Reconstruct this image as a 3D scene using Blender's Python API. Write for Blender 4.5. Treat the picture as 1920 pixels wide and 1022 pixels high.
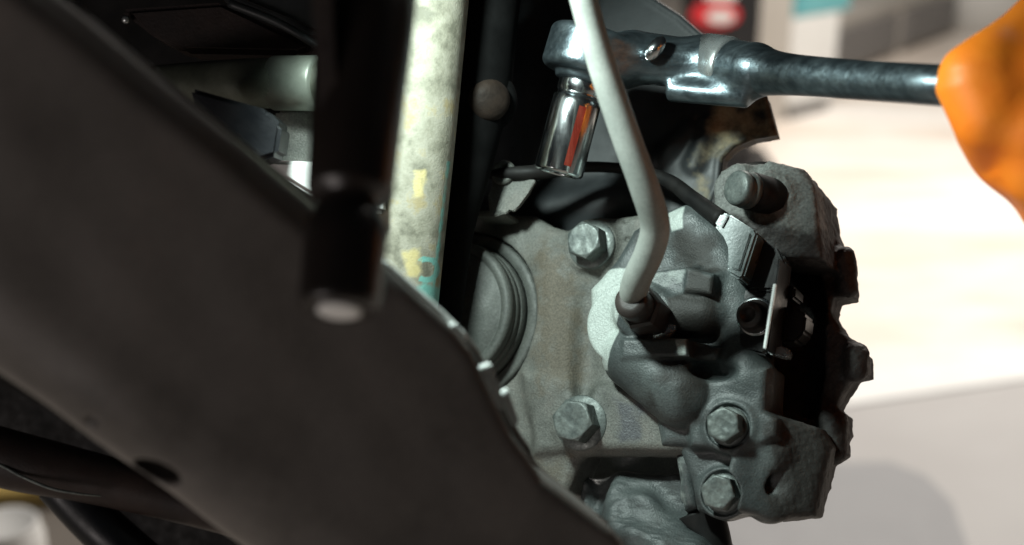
import bpy, bmesh, math, random
import numpy as np
from mathutils import Matrix, Vector
random.seed(7); np.random.seed(7)
for o in list(bpy.data.objects): bpy.data.objects.remove(o)
sc = bpy.context.scene
C = sc.collection

# ------------------------------------------------------------------ camera
PITCH = math.radians(20.0)
CAM_H = 1.35
FPX = 2400.0                                  # focal length in photograph pixels (45 mm on a 36 mm sensor)
MC = Matrix.Translation((0, 0, CAM_H)) @ Matrix.Rotation(-PITCH, 4, 'X')      # bench axes (x right, y away, z up) -> world
cam_d = bpy.data.cameras.new('camera'); cam = bpy.data.objects.new('camera', cam_d); C.objects.link(cam)
cam.location = (0, 0, CAM_H); cam.rotation_euler = (math.radians(90) - PITCH, 0, 0)
cam_d.lens = 45; cam_d.sensor_width = 36; cam_d.clip_start = 0.01; cam_d.clip_end = 100
cam_d.dof.use_dof = True; cam_d.dof.focus_distance = 0.635; cam_d.dof.aperture_fstop = 4.6
sc.camera = cam

# ------------------------------------------------------------------ world and lamps
w = bpy.data.worlds.new('World'); sc.world = w; w.use_nodes = True
w.node_tree.nodes['Background'].inputs[0].default_value = (0.86, 0.93, 1.0, 1)
w.node_tree.nodes['Background'].inputs[1].default_value = 0.011
def area(name, loc, target, size, power, col, world=False):
    d = bpy.data.lights.new(name, 'AREA'); d.shape = 'RECTANGLE'; d.size, d.size_y = size; d.energy = power; d.color = col
    o = bpy.data.objects.new(name, d); C.objects.link(o)
    a = Vector(loc) if world else MC @ Vector(loc); b = Vector(target) if world else MC @ Vector(target)
    o.location = a; o.rotation_euler = (b - a).to_track_quat('-Z', 'Y').to_euler()
    return o
sp = bpy.data.lights.new('work_lamp', 'SPOT'); sp.energy = 5.6; sp.color = (0.84, 1.0, 0.95); sp.spot_size = math.radians(90); sp.spot_blend = 0.4; sp.shadow_soft_size = 0.02
so = bpy.data.objects.new('work_lamp', sp); C.objects.link(so)
so.location = MC @ Vector((-0.09, 0.46, 0.175)); so.rotation_euler = (MC @ Vector((0.10, 0.64, -0.04)) - MC @ Vector((-0.09, 0.46, 0.175))).to_track_quat('-Z', 'Y').to_euler()
area('ceiling_lamp', (1.6, 4.2, 3.4), (1.5, 4.0, 0), (2.0, 2.0), 250, (1.0, 0.94, 0.87), True)
area('side_lamp', (-0.66, -0.2, -0.45), (-0.12, 0.42, 0.0), (0.4, 0.3), 2.2, (1.0, 0.90, 0.86))  # added fill standing in for light bounced off the floor
sc.view_settings.view_transform = 'Standard'; sc.view_settings.look = 'None'
sc.view_settings.exposure = 0.0; sc.view_settings.gamma = 1.0
sc.cycles.use_denoising = True
sc.cycles.max_bounces = 6

# ------------------------------------------------------------------ helpers: space
def P(px, py, Y):                              # photograph pixel at distance Y -> bench axes
    return Vector(((px - 960) * Y / FPX, Y, (511 - py) * Y / FPX))
class Frame:
    """A tilted working plane: u right, v up, n out of the surface, millimetres."""
    def __init__(self, px, py, Y, yaw, pitch):
        y, p = math.radians(yaw), math.radians(pitch)
        self.n = Vector((-math.sin(y) * math.cos(p), -math.cos(y) * math.cos(p), math.sin(p)))
        self.u = Vector((math.cos(y), -math.sin(y), 0)); self.v = self.n.cross(self.u)
        self.o = P(px, py, Y)
        m = Matrix.Identity(4)
        for i, a in enumerate((self.u, self.v, self.n)):
            for r in range(3): m[r][i] = a[r] * 0.001
        for r in range(3): m[r][3] = self.o[r]
        self.m = MC @ m
    def uv(self, px, py, h=0.0):
        r = Vector(((px - 960) / FPX, 1, (511 - py) / FPX))
        t = (h * 0.001 + self.o.dot(self.n)) / r.dot(self.n)
        q = r * t - self.o
        return (q.dot(self.u) * 1000, q.dot(self.v) * 1000)
    def poly(self, pts, h=0.0): return [self.uv(a, b, h) for a, b in pts]
    def p3(self, px, py, h): a = self.uv(px, py, h); return (a[0], a[1], h)
MMC = MC @ Matrix.Diagonal((0.001, 0.001, 0.001, 1))
CAMF = MMC                                    # bench axes in millimetres

# ------------------------------------------------------------------ helpers: signed-distance castings
def lines(lo, hi, c): return np.arange(lo, hi + c, c, dtype=np.float32)
class Grid:
    def __init__(self, lo, hi, cell):
        self.x = lines(lo[0], hi[0], cell); self.y = lines(lo[1], hi[1], cell); self.z = lines(lo[2], hi[2], cell)
        self.X = self.x[:, None, None]; self.Y = self.y[None, :, None]; self.Z = self.z[None, None, :]
        self.lo = np.array(lo, np.float32); self.c = cell
def poly2(x, y, pts):
    p = np.array(pts, np.float32); n = len(p)
    X, Y = np.broadcast_arrays(x, y)
    d = np.full(X.shape, 1e12, np.float32); s = np.ones(X.shape, np.float32)
    for i in range(n):
        a, b = p[i], p[i - 1]
        ex, ey = b[0] - a[0], b[1] - a[1]
        wx, wy = X - a[0], Y - a[1]
        t = np.clip((wx * ex + wy * ey) / (ex * ex + ey * ey + 1e-9), 0, 1)
        d = np.minimum(d, (wx - ex * t) ** 2 + (wy - ey * t) ** 2)
        c1 = Y >= a[1]; c2 = Y < b[1]; c3 = ex * wy > ey * wx
        s = np.where((c1 & c2 & c3) | (~c1 & ~c2 & ~c3), -s, s)
    return s * np.sqrt(d)
def ext(d2, z, z0, z1, r=0.0):
    a = d2 + r; b = np.abs(z - (z0 + z1) / 2) - (z1 - z0) / 2 + r
    return np.minimum(np.maximum(a, b), 0) + np.sqrt(np.maximum(a, 0) ** 2 + np.maximum(b, 0) ** 2) - r
def prism(g, pts, z0, z1, r=2.0): return ext(poly2(g.X, g.Y, pts), g.Z, z0, z1, r)
def cap(g, a, b, ra, rb=None):                 # a rod with round ends and two radii
    rb = ra if rb is None else rb
    a = np.array(a, np.float32); b = np.array(b, np.float32); e = b - a
    wx, wy, wz = g.X - a[0], g.Y - a[1], g.Z - a[2]
    t = np.clip((wx * e[0] + wy * e[1] + wz * e[2]) / (e @ e + 1e-9), 0, 1)
    return np.sqrt((wx - e[0] * t) ** 2 + (wy - e[1] * t) ** 2 + (wz - e[2] * t) ** 2) - (ra + (rb - ra) * t)
def cyl(g, a, b, ra, rb=None, r=1.0):          # a flat-ended rod
    rb = ra if rb is None else rb
    a = np.array(a, np.float32); b = np.array(b, np.float32); e = b - a; L = float(np.sqrt(e @ e)); e = e / L
    wx, wy, wz = g.X - a[0], g.Y - a[1], g.Z - a[2]
    t = wx * e[0] + wy * e[1] + wz * e[2]
    q = np.sqrt(np.maximum(wx * wx + wy * wy + wz * wz - t * t, 0)) - (ra + (rb - ra) * np.clip(t / L, 0, 1))
    return ext(q, t, 0, L, r)
def ball(g, c, rad):
    rx, ry, rz = (rad, rad, rad) if not hasattr(rad, '__len__') else rad
    k = np.sqrt(((g.X - c[0]) / rx) ** 2 + ((g.Y - c[1]) / ry) ** 2 + ((g.Z - c[2]) / rz) ** 2)
    return (k - 1) * min(rx, ry, rz)
def su(a, b, k=3.0):
    h = np.maximum(k - np.abs(a - b), 0) / k
    return np.minimum(a, b) - h * h * k * 0.25
def ss(a, b, k=2.0):                           # a without b
    return -su(-a, b, k)
def lumps(g, amp, wave, n=7, seed=1):
    rs = np.random.RandomState(seed); out = 0
    for i in range(n):
        d = rs.normal(size=3); d /= np.linalg.norm(d); k = 2 * math.pi / (wave * rs.uniform(0.55, 1.5))
        out = out + np.sin(k * (d[0] * g.X + d[1] * g.Y + d[2] * g.Z) + rs.uniform(0, 6.28))
    return (amp / math.sqrt(n)) * out
def nets(g, d):
    d = np.ascontiguousarray(np.broadcast_to(d, (len(g.x), len(g.y), len(g.z)))).astype(np.float32)
    d[0] = d[-1] = 5; d[:, 0] = d[:, -1] = 5; d[:, :, 0] = d[:, :, -1] = 5
    s = d < 0
    cnt = np.zeros(tuple(k - 1 for k in d.shape), np.int8)
    sl = [(slice(0, -1), slice(1, None))[b] for b in (0, 1)]
    for i in (0, 1):
        for j in (0, 1):
            for k in (0, 1): cnt += s[sl[i], sl[j], sl[k]]
    act = (cnt > 0) & (cnt < 8)
    idx = np.argwhere(act); num = np.full(act.shape, -1, np.int32); num[act] = np.arange(len(idx))
    pos = np.zeros((len(idx), 3), np.float32); c = np.zeros(len(idx), np.float32)
    i0 = idx[:, 0], idx[:, 1], idx[:, 2]
    def at(o): return d[i0[0] + o[0], i0[1] + o[1], i0[2] + o[2]]
    for ax in range(3):
        for p in (0, 1):
            for q in (0, 1):
                o = [0, 0, 0]; oth = [k for k in range(3) if k != ax]; o[oth[0]] = p; o[oth[1]] = q
                e = list(o); e[ax] = 1
                a, b = at(o), at(e); m = (a < 0) != (b < 0)
                t = np.where(m, a / np.where(m, a - b, 1), 0)
                v = np.tile(np.array(o, np.float32), (len(idx), 1)); v[:, ax] = t
                pos += np.where(m[:, None], v, 0); c += m
    pos = (pos / c[:, None] + idx) * g.c + g.lo
    faces = []
    for ax in range(3):
        sw = [slice(None)] * 3; sw[ax] = slice(0, -1); sx = [slice(None)] * 3; sx[ax] = slice(1, None)
        a, b = s[tuple(sw)], s[tuple(sx)]
        e = np.argwhere(a != b); fl = a[tuple(e.T)]
        o1, o2 = [k for k in range(3) if k != ax]
        ok = (e[:, o1] > 0) & (e[:, o2] > 0) & (e[:, o1] < d.shape[o1] - 1) & (e[:, o2] < d.shape[o2] - 1)
        e, fl = e[ok], fl[ok]
        def cell(p, q):
            k = e.copy(); k[:, o1] -= p; k[:, o2] -= q
            return num[tuple(k.T)]
        f = np.stack([cell(1, 1), cell(0, 1), cell(0, 0), cell(1, 0)], 1)
        flip = fl if ax != 1 else ~fl
        faces.append(np.where(flip[:, None], f, f[:, ::-1]))
    return pos, np.concatenate(faces)

# ------------------------------------------------------------------ helpers: objects
def to_np(M): return np.array(M)
def mesh_from(name, v, f, M, root_inv, mat, smooth=True, attr=None):
    v = np.asarray(v, np.float64)
    T = to_np(root_inv @ M)
    v = v @ T[:3, :3].T + T[:3, 3]
    me = bpy.data.meshes.new(name)
    if isinstance(f, np.ndarray):
        nf, k = f.shape
        me.vertices.add(len(v)); me.vertices.foreach_set('co', v.astype(np.float32).ravel())
        me.loops.add(nf * k); me.loops.foreach_set('vertex_index', f.astype(np.int32).ravel())
        me.polygons.add(nf); me.polygons.foreach_set('loop_start', np.arange(0, nf * k, k, dtype=np.int32))
        me.update(calc_edges=True)
    else:
        me.from_pydata([tuple(q) for q in v], [], [tuple(q) for q in f]); me.update()
    if smooth: me.polygons.foreach_set('use_smooth', [True] * len(me.polygons))
    if attr:
        for an, av in attr.items():
            a = me.attributes.new(an, 'FLOAT', 'POINT'); a.data.foreach_set('value', np.asarray(av, np.float32))
    me.materials.append(mat)
    return me
def tag(o, label, cat, group=None, kind=None):
    if label: o['label'] = label
    if cat: o['category'] = cat
    if group: o['group'] = group
    if kind: o['kind'] = kind
    return o
def thing(name, label, cat, base, group=None):  # an empty at the thing's base (bench axes, metres)
    o = bpy.data.objects.new(name, None); C.objects.link(o); o.empty_display_size = 0.02
    o.matrix_world = MC @ Matrix.Translation(base)
    o['M'] = 0; del o['M']
    return tag(o, label, cat, group)
ROOTM = {}
def part(name, vf, M, mat, parent, smooth=True, attr=None, label=None):
    v, f = vf
    top = parent
    while top.parent: top = top.parent
    me = mesh_from(name, v, f, M, top.matrix_basis.inverted(), mat, smooth, attr)
    o = bpy.data.objects.new(name, me); C.objects.link(o); o.parent = parent
    if label: o['label'] = label
    return o
def single(name, vf, M, mat, label, cat, group=None, kind=None, smooth=True, attr=None):
    v, f = vf
    v = np.asarray(v, np.float64); T = to_np(M); vw = v @ T[:3, :3].T + T[:3, 3]
    b = Vector((float(vw[:, 0].mean()), float(vw[:, 1].mean()), float(vw[:, 2].min())))
    me = mesh_from(name, v, f, M, Matrix.Translation(-b), mat, smooth, attr)
    o = bpy.data.objects.new(name, me); C.objects.link(o); o.location = b
    return tag(o, label, cat, group, kind)

# ------------------------------------------------------------------ helpers: plain meshes
def bez(pts, n=10):                            # Catmull-Rom through the points (any width of row)
    p = np.array(pts, float); p = np.vstack([2 * p[0] - p[1], p, 2 * p[-1] - p[-2]]); out = []
    for i in range(1, len(p) - 2):
        for t in np.linspace(0, 1, n, endpoint=False):
            a, b, c, d = p[i - 1:i + 3]
            out.append(0.5 * (2 * b + (c - a) * t + (2 * a - 5 * b + 4 * c - d) * t * t + (3 * b - a - 3 * c + d) * t ** 3))
    out.append(p[-2]); return np.array(out)
def tube(rows, seg=24, n=10, curve=True):      # rows: x, y, z, radius
    q = bez(rows, n) if curve else np.array(rows, float)
    c, r = q[:, :3], q[:, 3]
    t = np.gradient(c, axis=0); t /= np.linalg.norm(t, axis=1)[:, None] + 1e-12
    up = np.array([0.31, 0.52, 0.79]); v = []; f = []
    s = np.cross(t[0], up); s /= np.linalg.norm(s)
    for i in range(len(c)):
        s = s - t[i] * (s @ t[i]); s /= np.linalg.norm(s); b = np.cross(t[i], s)
        for k in range(seg):
            a = 2 * math.pi * k / seg; v.append(c[i] + r[i] * (math.cos(a) * s + math.sin(a) * b))
    for i in range(len(c) - 1):
        for k in range(seg):
            k2 = (k + 1) % seg; f.append((i * seg + k, i * seg + k2, (i + 1) * seg + k2, (i + 1) * seg + k))
    f.append(tuple(range(seg - 1, -1, -1))); f.append(tuple((len(c) - 1) * seg + k for k in range(seg)))
    return np.array(v), f
def lathe(prof, a, b, seg=48, wob=None):       # prof: (radius, distance along a->b)
    a = np.array(a, float); b = np.array(b, float); t = (b - a) / np.linalg.norm(b - a)
    s = np.cross(t, [0.3, 0.9, 0.2]); s /= np.linalg.norm(s); c = np.cross(t, s); v = []; f = []
    for r, h in prof:
        for k in range(seg):
            q = 2 * math.pi * k / seg; rr = r * (1 + (wob(q, h) if wob else 0))
            v.append(a + t * h + rr * (math.cos(q) * s + math.sin(q) * c))
    m = len(prof)
    for i in range(m - 1):
        for k in range(seg):
            k2 = (k + 1) % seg; f.append((i * seg + k, i * seg + k2, (i + 1) * seg + k2, (i + 1) * seg + k))
    f.append(tuple(range(seg - 1, -1, -1))); f.append(tuple((m - 1) * seg + k for k in range(seg)))
    return np.array(v), f
def bm_out(bm, bev=0.0, seg=2):
    if bev: bmesh.ops.bevel(bm, geom=list(bm.edges), offset=bev, segments=seg, affect='EDGES', clamp_overlap=True)
    bmesh.ops.recalc_face_normals(bm, faces=bm.faces); bm.verts.index_update()
    v = np.array([q.co[:] for q in bm.verts]); f = [tuple(k.index for k in q.verts) for q in bm.faces]; bm.free()
    return v, f
def slab(pts, z0, z1, bev=0.6, seg=2):         # a bevelled prism over an outline
    bm = bmesh.new()
    lo = [bm.verts.new((x, y, z0)) for x, y in pts]; hi = [bm.verts.new((x, y, z1)) for x, y in pts]
    n = len(pts); bm.faces.new(lo[::-1]); bm.faces.new(hi)
    for i in range(n): bm.faces.new((lo[i], lo[(i + 1) % n], hi[(i + 1) % n], hi[i]))
    return bm_out(bm, bev, seg)
def box(lo, hi, bev=0.0):
    return slab([(lo[0], lo[1]), (hi[0], lo[1]), (hi[0], hi[1]), (lo[0], hi[1])], lo[2], hi[2], bev)
def oval(cx, cy, rx, ry, rot=0, n=28):
    c, s = math.cos(rot), math.sin(rot)
    return [(cx + rx * math.cos(t) * c - ry * math.sin(t) * s, cy + rx * math.cos(t) * s + ry * math.sin(t) * c)
            for t in [2 * math.pi * k / n for k in range(n)]]

# ------------------------------------------------------------------ materials
def nd(nt, kind, **kw):
    n = nt.nodes.new(kind)
    for k, v in kw.items(): setattr(n, k, v)
    return n
def material(name, cols, scale=120, rough=(0.45, 0.7), metal=0.0, bump=0.25, bscale=700, detail=6, dist=0.0006, masks=(), contrast=(0.35, 0.65), spec=0.5, coat=0.0, stretch=None, speck=0.0):
    """cols: list of (r,g,b) mixed by noise; masks: (attribute, colour, roughness) laid over by a point attribute."""
    m = bpy.data.materials.new(name); m.use_nodes = True; nt = m.node_tree; L = nt.links
    b = nt.nodes['Principled BSDF']; tc = nd(nt, 'ShaderNodeTexCoord'); src = tc.outputs['Object']
    if stretch:
        mp = nd(nt, 'ShaderNodeMapping'); mp.inputs['Scale'].default_value = stretch; L.new(src, mp.inputs[0]); src = mp.outputs[0]
    n1 = nd(nt, 'ShaderNodeTexNoise'); n1.inputs['Scale'].default_value = scale; n1.inputs['Detail'].default_value = detail; n1.inputs['Roughness'].default_value = 0.62
    L.new(src, n1.inputs['Vector'])
    rp = nd(nt, 'ShaderNodeValToRGB'); L.new(n1.outputs['Fac'], rp.inputs[0])
    els = rp.color_ramp.elements
    lo, hi = contrast
    while len(els) < len(cols): els.new(0.5)
    for i, c in enumerate(cols):
        els[i].position = lo + (hi - lo) * i / max(1, len(cols) - 1); els[i].color = (*c, 1)
    col = rp.outputs[0]
    n2 = nd(nt, 'ShaderNodeTexNoise'); n2.inputs['Scale'].default_value = bscale; n2.inputs['Detail'].default_value = 4
    L.new(tc.outputs['Object'], n2.inputs['Vector'])
    n3 = nd(nt, 'ShaderNodeTexNoise'); n3.inputs['Scale'].default_value = scale * 2.7; n3.inputs['Detail'].default_value = 5
    L.new(src, n3.inputs['Vector'])
    mr = nd(nt, 'ShaderNodeMapRange'); mr.inputs['From Min'].default_value = 0.3; mr.inputs['From Max'].default_value = 0.7
    mr.inputs['To Min'].default_value = rough[0]; mr.inputs['To Max'].default_value = rough[1]; L.new(n3.outputs['Fac'], mr.inputs[0])
    ro = mr.outputs[0]
    for an, c, r in masks:
        at = nd(nt, 'ShaderNodeAttribute'); at.attribute_name = an
        ad = nd(nt, 'ShaderNodeMath', operation='ADD'); L.new(at.outputs['Fac'], ad.inputs[0])
        sb = nd(nt, 'ShaderNodeMapRange'); sb.inputs['From Min'].default_value = 0.3; sb.inputs['From Max'].default_value = 0.7
        sb.inputs['To Min'].default_value = -0.22; sb.inputs['To Max'].default_value = 0.22; L.new(n3.outputs['Fac'], sb.inputs[0]); L.new(sb.outputs[0], ad.inputs[1])
        st = nd(nt, 'ShaderNodeMapRange', interpolation_type='SMOOTHSTEP'); st.inputs['From Min'].default_value = 0.25; st.inputs['From Max'].default_value = 0.75; L.new(ad.outputs[0], st.inputs[0])
        mx = nd(nt, 'ShaderNodeMix', data_type='RGBA'); L.new(st.outputs[0], mx.inputs['Factor']); L.new(col, mx.inputs['A'])
        if isinstance(c, tuple) and len(c) == 2:
            vr = nd(nt, 'ShaderNodeMix', data_type='RGBA'); L.new(n2.outputs['Fac'], vr.inputs['Factor']); vr.inputs['A'].default_value = (*c[0], 1); vr.inputs['B'].default_value = (*c[1], 1)
            L.new(vr.outputs['Result'], mx.inputs['B'])
        else: mx.inputs['B'].default_value = (*c, 1)
        col = mx.outputs['Result']
        mf = nd(nt, 'ShaderNodeMix', data_type='FLOAT'); L.new(st.outputs[0], mf.inputs['Factor']); L.new(ro, mf.inputs['A']); mf.inputs['B'].default_value = r; ro = mf.outputs['Result']
    if speck:
        n4 = nd(nt, 'ShaderNodeTexNoise'); n4.inputs['Scale'].default_value = bscale * 1.1; n4.inputs['Detail'].default_value = 3; L.new(tc.outputs['Object'], n4.inputs['Vector'])
        mr4 = nd(nt, 'ShaderNodeMapRange'); mr4.inputs['From Min'].default_value = 0.3; mr4.inputs['From Max'].default_value = 0.7; mr4.inputs['To Min'].default_value = 1 - speck; mr4.inputs['To Max'].default_value = 1 + speck; L.new(n4.outputs['Fac'], mr4.inputs[0])
        vm = nd(nt, 'ShaderNodeVectorMath', operation='SCALE'); L.new(col, vm.inputs[0]); L.new(mr4.outputs[0], vm.inputs['Scale']); col = vm.outputs[0]
    L.new(col, b.inputs['Base Color']); L.new(ro, b.inputs['Roughness'])
    b.inputs['Metallic'].default_value = metal
    b.inputs['Specular IOR Level'].default_value = spec
    b.inputs['Coat Weight'].default_value = coat
    if bump:
        bp = nd(nt, 'ShaderNodeBump'); bp.inputs['Strength'].default_value = bump; bp.inputs['Distance'].default_value = dist
        L.new(n2.outputs['Fac'], bp.inputs['Height']); L.new(bp.outputs[0], b.inputs['Normal'])
    return m
M = {}
M['knuckle'] = material('dusty cast iron', [(0.095, 0.099, 0.088), (0.135, 0.139, 0.124), (0.165, 0.161, 0.142)], 50, (0.5, 0.72), bump=0.6, bscale=1000, speck=0.28,
                        masks=(('rust', ((0.088, 0.077, 0.058), (0.145, 0.126, 0.096)), 0.7), ('scuff', ((0.045, 0.048, 0.055), (0.11, 0.115, 0.12)), 0.5)))
M['hub'] = material('hub dust', [(0.062, 0.067, 0.060), (0.095, 0.10, 0.09)], 45, (0.5, 0.7), bump=0.3, speck=0.2)
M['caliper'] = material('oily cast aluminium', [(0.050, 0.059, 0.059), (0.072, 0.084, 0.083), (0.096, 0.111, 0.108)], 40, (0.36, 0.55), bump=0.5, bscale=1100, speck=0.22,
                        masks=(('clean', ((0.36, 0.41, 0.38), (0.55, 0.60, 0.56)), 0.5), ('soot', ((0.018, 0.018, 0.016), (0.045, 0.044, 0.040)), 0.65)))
M['carrier'] = material('rough black iron', [(0.02, 0.017, 0.016), (0.045, 0.04, 0.036)], 70, (0.6, 0.8), bump=0.8, bscale=700, speck=0.3,
                        masks=(('dust', ((0.10, 0.104, 0.097), (0.20, 0.205, 0.19)), 0.65),))
M['shield'] = material('grey dust shield paint', [(0.014, 0.016, 0.017), (0.026, 0.030, 0.032)], 35, (0.45, 0.6), bump=0.1,
                       masks=(('rust', ((0.55, 0.50, 0.34), (0.30, 0.21, 0.10)), 0.75),))
M['bolt'] = material('dull zinc bolt', [(0.09, 0.105, 0.10), (0.165, 0.185, 0.172)], 140, (0.35, 0.6), metal=0.3, bump=0.2, speck=0.2)
M['arm'] = material('pressed steel arm', [(0.075, 0.068, 0.062), (0.115, 0.105, 0.096), (0.135, 0.122, 0.112), (0.165, 0.142, 0.128)], 8, (0.36, 0.52), bump=0.06, bscale=250, speck=0.05)
M['black'] = material('black rubber', [(0.006, 0.006, 0.006), (0.014, 0.013, 0.012)], 60, (0.5, 0.7), bump=0.1, spec=0.25)
M['void'] = material('sooty black rubber', [(0.003, 0.003, 0.003), (0.006, 0.006, 0.006)], 60, (0.8, 0.9), bump=0.1, spec=0.08)
M['olive'] = material('dull olive steel', [(0.05, 0.055, 0.04), (0.12, 0.13, 0.10)], 30, (0.4, 0.6), metal=0.3, bump=0.1)
M['sleeve'] = material('dull green steel sleeve', [(0.16, 0.18, 0.15), (0.30, 0.33, 0.28)], 40, (0.3, 0.5), metal=0.4, bump=0.1)  # paler copy of the olive steel, for the tube's lit end
M['stud'] = material('brown stud', [(0.012, 0.008, 0.006), (0.028, 0.019, 0.014)], 120, (0.6, 0.8), bump=0.3, spec=0.2)
M['edge'] = material('polished edge', [(0.75, 0.78, 0.76), (0.85, 0.87, 0.85)], 60, (0.25, 0.35), metal=0.2, bump=0.0)  # near-white, puts highlights and lit edges into the colour
M['post'] = material('black damper post', [(0.008, 0.0065, 0.006), (0.022, 0.016, 0.013)], 25, (0.26, 0.42), bump=0.05, stretch=(1, 1, 0.3), spec=0.5)
M['tube'] = material('weathered galvanised tube', [(0.16, 0.155, 0.115), (0.27, 0.26, 0.20), (0.345, 0.33, 0.265), (0.345, 0.29, 0.165)], 70, (0.6, 0.8), bump=0.35, bscale=900,
                     masks=(('teal', ((0.15, 0.42, 0.37), (0.25, 0.55, 0.48)), 0.5), ('ochre', ((0.50, 0.42, 0.18), (0.60, 0.52, 0.28)), 0.6)))
M['pipe'] = material('silver grey hose', [(0.29, 0.31, 0.285), (0.43, 0.45, 0.415)], 45, (0.4, 0.55), bump=0.15, bscale=900, speck=0.08)
M['fitting'] = material('dark brown fitting', [(0.03, 0.024, 0.022), (0.055, 0.043, 0.038)], 90, (0.35, 0.5), bump=0.1)
M['chrome'] = material('chrome', [(0.62, 0.66, 0.68), (0.75, 0.78, 0.79)], 60, (0.12, 0.26), metal=1.0, bump=0.06, stretch=(1, 1, 0.3))
M['steel'] = material('bright steel', [(0.45, 0.48, 0.48), (0.62, 0.64, 0.63)], 80, (0.2, 0.35), metal=0.8, bump=0.05)
M['handle'] = material('dark chrome handle', [(0.09, 0.115, 0.13), (0.20, 0.245, 0.265)], 40, (0.28, 0.45), metal=0.9, bump=0.2, stretch=(1, 4, 4))
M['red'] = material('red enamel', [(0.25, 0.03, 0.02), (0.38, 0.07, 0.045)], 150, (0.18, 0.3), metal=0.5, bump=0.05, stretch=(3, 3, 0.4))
M['plastic'] = material('grey green plastic', [(0.075, 0.10, 0.098), (0.13, 0.17, 0.163)], 60, (0.22, 0.38), bump=0.1,
                        masks=(('grime', ((0.04, 0.05, 0.05), (0.07, 0.08, 0.08)), 0.5),))
M['blackplastic'] = material('black plastic', [(0.008, 0.008, 0.008), (0.016, 0.015, 0.014)], 60, (0.25, 0.4), bump=0.05)
M['glove'] = material('orange glove', [(0.94, 0.19, 0.008), (0.97, 0.265, 0.014)], 22, (0.5, 0.6), bump=0.1, bscale=500, dist=0.001)
M['floor'] = material('pale workshop floor', [(0.60, 0.50, 0.42), (0.70, 0.62, 0.54), (0.78, 0.74, 0.69)], 1.5, (0.4, 0.6), bump=0.05, bscale=40, contrast=(0.34, 0.56), stretch=(0.45, 1.3, 1))
M['bay'] = material('pale grey painted floor', [(0.37, 0.355, 0.345), (0.44, 0.43, 0.42)], 1.0, (0.4, 0.6), bump=0.03, bscale=30)
M['mat'] = material('grey rubber mat', [(0.26, 0.26, 0.265), (0.30, 0.30, 0.305)], 2.0, (0.5, 0.7), bump=0.05, bscale=60)
M['white'] = material('white paint', [(0.74, 0.74, 0.72), (0.80, 0.80, 0.78)], 4, (0.4, 0.5), bump=0.0)
M['beige'] = material('beige panel', [(0.42, 0.39, 0.35), (0.47, 0.44, 0.40)], 3, (0.5, 0.6), bump=0.0)
M['grey'] = material('grey shutter', [(0.17, 0.16, 0.155), (0.21, 0.20, 0.19)], 40, (0.45, 0.6), bump=0.0, stretch=(6, 6, 0.05))
M['teal'] = material('teal banner', [(0.10, 0.36, 0.40), (0.16, 0.44, 0.47)], 4, (0.5, 0.6), bump=0.0)
M['postblack'] = material('black lift column', [(0.008, 0.008, 0.010), (0.014, 0.014, 0.016)], 3, (0.4, 0.5), bump=0.0)
M['signred'] = material('red badge', [(0.62, 0.02, 0.03), (0.68, 0.03, 0.04)], 5, (0.4, 0.5), bump=0.0)
M['rustsub'] = material('rusty subframe', [(0.012, 0.007, 0.006), (0.032, 0.018, 0.014)], 30, (0.5, 0.7), bump=0.3)
M['bluesub'] = material('blue black bracket', [(0.003, 0.004, 0.006), (0.005, 0.007, 0.011)], 25, (0.35, 0.55), bump=0.15)
M['yellow'] = material('yellow bar', [(0.45, 0.32, 0.09), (0.55, 0.40, 0.14)], 10, (0.5, 0.6), bump=0.0)
M['tan'] = material('brown floor mat', [(0.16, 0.14, 0.12), (0.21, 0.185, 0.16)], 3, (0.6, 0.7), bump=0.0)

# ------------------------------------------------------------------ the floor
def quad_floor(pts, z, name, mat, kind='structure'):
    v = [(x, y, z) for x, y in pts]
    me = bpy.data.meshes.new(name); me.from_pydata(v, [], [tuple(range(len(v)))]); me.materials.append(M[mat])
    o = bpy.data.objects.new(name, me); C.objects.link(o); o['kind'] = kind; return o
def fpt(px, py, z=0.0):                         # photograph pixel -> point of the floor
    r = MC.to_3x3() @ Vector(((px - 960) / FPX, 1, (511 - py) / FPX)); t = (z - CAM_H) / r.z
    return (r.x * t, r.y * t)
quad_floor([(-9, -3), (9, -3), (9, 12), (-9, 12)], 0, 'floor', 'floor')

# ------------------------------------------------------------------ the upright and the brake
K = Frame(1150, 620, 0.66, 26, 12)
def bounds(fr, pts, h0, h1, pad=4):
    q = [fr.uv(a, b, h) for a, b in pts for h in (h0, h1)]
    xs = [a for a, _ in q]; ys = [b for _, b in q]
    return (min(xs) - pad, min(ys) - pad, h0 - pad), (max(xs) + pad, max(ys) + pad, h1 + pad)
def soft(pos, pts, width=3.0):                  # 1 inside an outline, falling off over `width` mm
    return np.clip(0.5 - poly2(pos[:, 0], pos[:, 1], pts) / width, 0, 1)
CAST = ['knuckle']

# --- steering knuckle
kn_out = [(780, 392), (890, 398), (1000, 402), (1032, 424), (1060, 432), (1110, 412), (1200, 400), (1300, 388), (1330, 500), (1320, 700), (1300, 850),
          (1092, 850), (1062, 925), (1000, 985), (780, 985)]
lo, hi = bounds(K, kn_out, -32, 14)
g = Grid(lo, hi, 0.85)
hubc = K.uv(862, 594, 0)
d = prism(g, K.poly(kn_out), -30, 0, 5)
d = su(d, cap(g, K.p3(1050, 500, -9), K.p3(1045, 730, -9), 14), 10)
d = su(d, prism(g, K.poly([(980, 700), (1110, 715), (1300, 760), (1300, 845), (1095, 843), (1000, 850)], 5), -10, 5, 4), 6)
for bx_, by_, br in ((1108, 458, 15), (1088, 792, 15)):
    c = K.uv(bx_, by_, 4); d = su(d, cyl(g, (*c, -5), (*c, 4.5), br, br - 1, 1.5), 5)
d = ss(d, cyl(g, (*hubc, -14), (*hubc, 30), 47.8, r=0.5), 1.5)
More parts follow.
